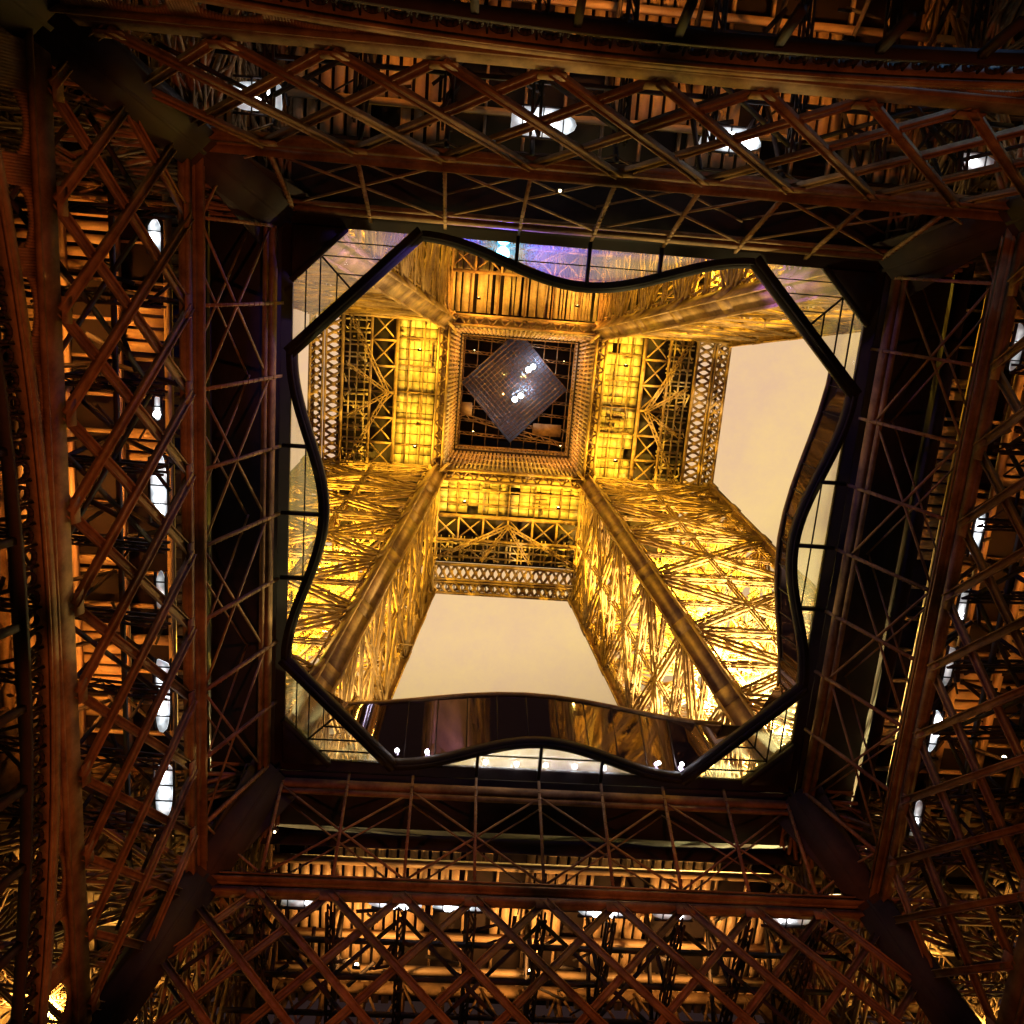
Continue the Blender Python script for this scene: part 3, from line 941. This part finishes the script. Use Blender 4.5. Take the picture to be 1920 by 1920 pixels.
# row of white lamps along the bottom side
for i, x in enumerate((-9.5, -7.5, -3.6, -1.55, .4, 2.35, 4.3, 8.2, 9.8)):
    root = empty('white_lamp', (x, 16.25, 58.25 if abs(x) > 5.2 else 57.25))
    tag(root, ['first', 'second', 'third', 'fourth', 'fifth', 'sixth', 'seventh', 'eighth', 'ninth'][i] + ' small white lamp from the left on the bottom glass strip', 'lamp', 'white lamps in a row at the bottom edge')
    sd_ = -1 if abs(x) > 5.2 else 1
    m = MB(); m.bar((0, 0, .5 * sd_), (0, 0, .12 * sd_), .07, .07, (1, 0, 0)); m.build('stem', M_BLACK, root)
    m = MB(); m.sphere((0, 0, 0), .15); m.build('globe', M_LAMPW, root, smooth=True)
    add_light('lamp_light', 'POINT', (0, 0, .4 if abs(x) > 5.2 else 1.2), 100, (.86, .88, 1), root, .15)

# blue and violet light on the top side
root = empty('blue_spotlight', W(2, 1.0, 16.0, 60.5)); root.location = (-4.9, -16.6, 58.6)
tag(root, 'twin glaring cyan and blue spotlight at the top edge of the opening', 'spotlight')
m = MB(); m.sphere((0, .42, 0), .4); m.sphere((0, -.42, 0), .4); m.build('lens', M_LAMPB, root, smooth=True)
m = MB(); m.bar((0, -.7, .4), (0, .7, .4), .7, .1); m.build('housing', M_BLACK, root)
add_light('spot_light', 'POINT', (0, 0, .8), 4200, (.22, .13, 1), root, .2)
add_light('spot_light', 'SPOT', (.8, -.2, .9), 95000, (.30, .15, 1), root, .3, (19.5, 1.6, 7.6), math.radians(24), .8)
add_light('spot_light', 'SPOT', (-.8, -.2, .9), 28000, (.62, .42, 1), root, .3, (-9.2, 2.4, 9), math.radians(40), .8)
root = empty('corner_spotlight', (13.3, -27.9, 41.5))
tag(root, 'pale blue glaring spotlight at the upper right corner beyond the arch', 'spotlight')
m = MB(); m.sphere((0, 0, 0), .5); m.build('lens', M_LAMPB, root, smooth=True)
m = MB(); m.bar((-.6, 0, .6), (.6, 0, .6), .9, .12); m.build('housing', M_BLACK, root)
add_light('spot_light', 'POINT', (0, 0, -.8), 500, (.25, .5, 1), root, .2)

# white lit panels beneath the first floor, seen through the lattice
PAN = {
    3: [(-15.5, 1.6, .9, 0), (-7, 1.2, .5, 0), (-2.6, 3.6, 1.2, 0), (3.1, 2.2, .7, 1), (9.2, 4.4, 1.2, 0), (15.2, 3.6, 1.4, 0)],
    0: [(-14.5, 2.4, .9, 1), (-8.6, 3.2, .5, 0), (-4.9, 3.0, .5, 0), (4.0, 3.2, .5, 0), (8.4, 2.4, .6, 1), (15.5, 3.0, .9, 1)],
    1: [(13.5, 2.4, .8, 1), (3.1, 2.6, .8, 0), (-1.0, 2.8, .7, 1), (-4.8, 2.4, .7, 1), (-9, 2.6, .7, 0), (-15, 2.4, .8, 1)],
    2: [(17.4, 2.4, 1.5, 0), (3.8, 3.2, 1.3, 0), (-5.6, 3.0, 1.1, 0), (-18.2, 1.9, .8, 1)]}
ORD = ['first', 'second', 'third', 'fourth', 'fifth', 'sixth']
for k, lst in PAN.items():
    for i, (t, L, wd, dim) in enumerate(lst):
        root = empty('light_panel', W(k, t, 22.4, 50.7))
        tag(root, ORD[[q[0] for q in sorted(lst, key=lambda q: q[0] * (1, -1, -1, 1)[k])].index(t)] + (' from the left' if k in (0, 2) else ' from the top') + ', white light panel behind the ' + SIDE[k] + ' girder lattice', 'light panel', 'white light panels behind the lattice')
        d = Wn(k, 1, 0, 0); s_ = Wn(k, 0, 1, 0)
        m = MB()
        ph = random.uniform(0, 6)
        if k in (1, 3): wd *= .72
        pts = [d * (L / 2 * math.copysign(abs(math.cos(a)) ** .7, math.cos(a)) * (1 + .1 * math.sin(3 * a + ph))) +
               s_ * (wd / 2 * math.copysign(abs(math.sin(a)) ** .7, math.sin(a)) * (1 + .16 * math.sin(2 * a + ph))) for a in np.linspace(0, 2 * PI, 23)[:-1]]
        if Vector(pts[0]).cross(Vector(pts[4])).z < 0: pts = pts[::-1]
        m.slab(pts, (0, 0, .08)); m.build('diffuser', M_WHITE2 if dim else M_WHITE, root)
        for q in range(1 if L < 2.6 else 2):
            m = MB()
            m.sphere(tuple(d * random.uniform(-.35, .35) * L + Vector((0, 0, -.12))), (.12 if dim else .2) * (1.9 if k == 2 else 1))
            m.build('bulb', M_LAMPW, root, smooth=True)
        m = MB()
        m.bar(-d * L / 2 + s_ * wd * .55, d * L / 2 + s_ * wd * .55, .1, .16); m.bar(-d * L / 2 - s_ * wd * .55, d * L / 2 - s_ * wd * .55, .1, .16)
        for r in range(int(L / 1.0)):
            c = d * (-L / 2 + r + .5); m.bar(c - s_ * wd * .55 + Vector((0, 0, -.1)), c + s_ * wd * .55 + Vector((0, 0, -.1)), .06, .08)
        m.build('frame', M_IRON_D, root)

# glass canopy over the well, set cornerwise
root = empty('glass_canopy', (-.2, -1.0, 118))
tag(root, 'square glass canopy with a fine grid set cornerwise over the well', 'canopy')
R_ = 6.6
m = MB(); m.slab([(-R_, 0, 0), (0, -R_ - .2, 0), (R_, 0, 0), (0, R_ + .6, 0)], (0, 0, .05)); m.build('glass_sheet', M_NETGL, root)
m = MB()
for i in range(19):
    u = i / 18
    a = Vector((-R_, 0, -.08)).lerp(Vector((0, -R_, -.08)), u); b = Vector((0, R_, -.08)).lerp(Vector((R_, 0, -.08)), u)
    m.bar(a, b, .07, .07)
    a = Vector((-R_, 0, -.1)).lerp(Vector((0, R_, -.1)), u); b = Vector((0, -R_, -.1)).lerp(Vector((R_, 0, -.1)), u)
    m.bar(a, b, .07, .07)
m.build('grid', M_IRON, root)
for i, (x, y, s_) in enumerate(((1.6, -3.4, 1.0), (.3, .3, 1.25))):
    root = empty('canopy_lamp', (x, y, 117.2))
    tag(root, ('upper' if i == 0 else 'lower') + ' of two glaring white lamps on the glass canopy', 'lamp', 'white lamps on the canopy')
    m = MB(); d = Vector((.55 * s_, -.4 * s_, 0))
    m.sphere((-d.x * .5, -d.y * .5, 0), .36); m.sphere((d.x * .5, d.y * .5, 0), .34); m.build('lens', M_LAMPW, root, smooth=True)
    m = MB(); m.bar(-d, d, .5, .1, (0, 0, 1)); m.build('mount', M_BLACK, root); 
    root.children[-1].location = (0, 0, .35)
    add_light('lamp_light', 'POINT', (.9, -.9, 1.6), 700, (.6, .8, 1), root, .2)

# small warm lamps on the girders
for p, lb in (((-18.6, -19.7, 50.6), 'tiny warm lamp below the upper left girder corner'),
              ((15.9, -20.3, 49.6), 'tiny amber lamp at the right end of the top girder'),
              ((-2.6, -19.3, 50.4), 'tiny warm lamp under the middle of the top girder'),
              ((-16.3, 18.6, 52.0), 'tiny white lamp near the lower left girder corner')):
    root = empty('girder_lamp', p); tag(root, lb, 'lamp', 'tiny lamps on the girders')
    m = MB(); m.sphere((0, 0, 0), .07); m.build('bulb', M_LAMPY, root, smooth=True)
    m = MB(); m.bar((-.2, 0, .2), (.2, 0, .2), .2, .1); m.build('cap', M_BLACK, root)
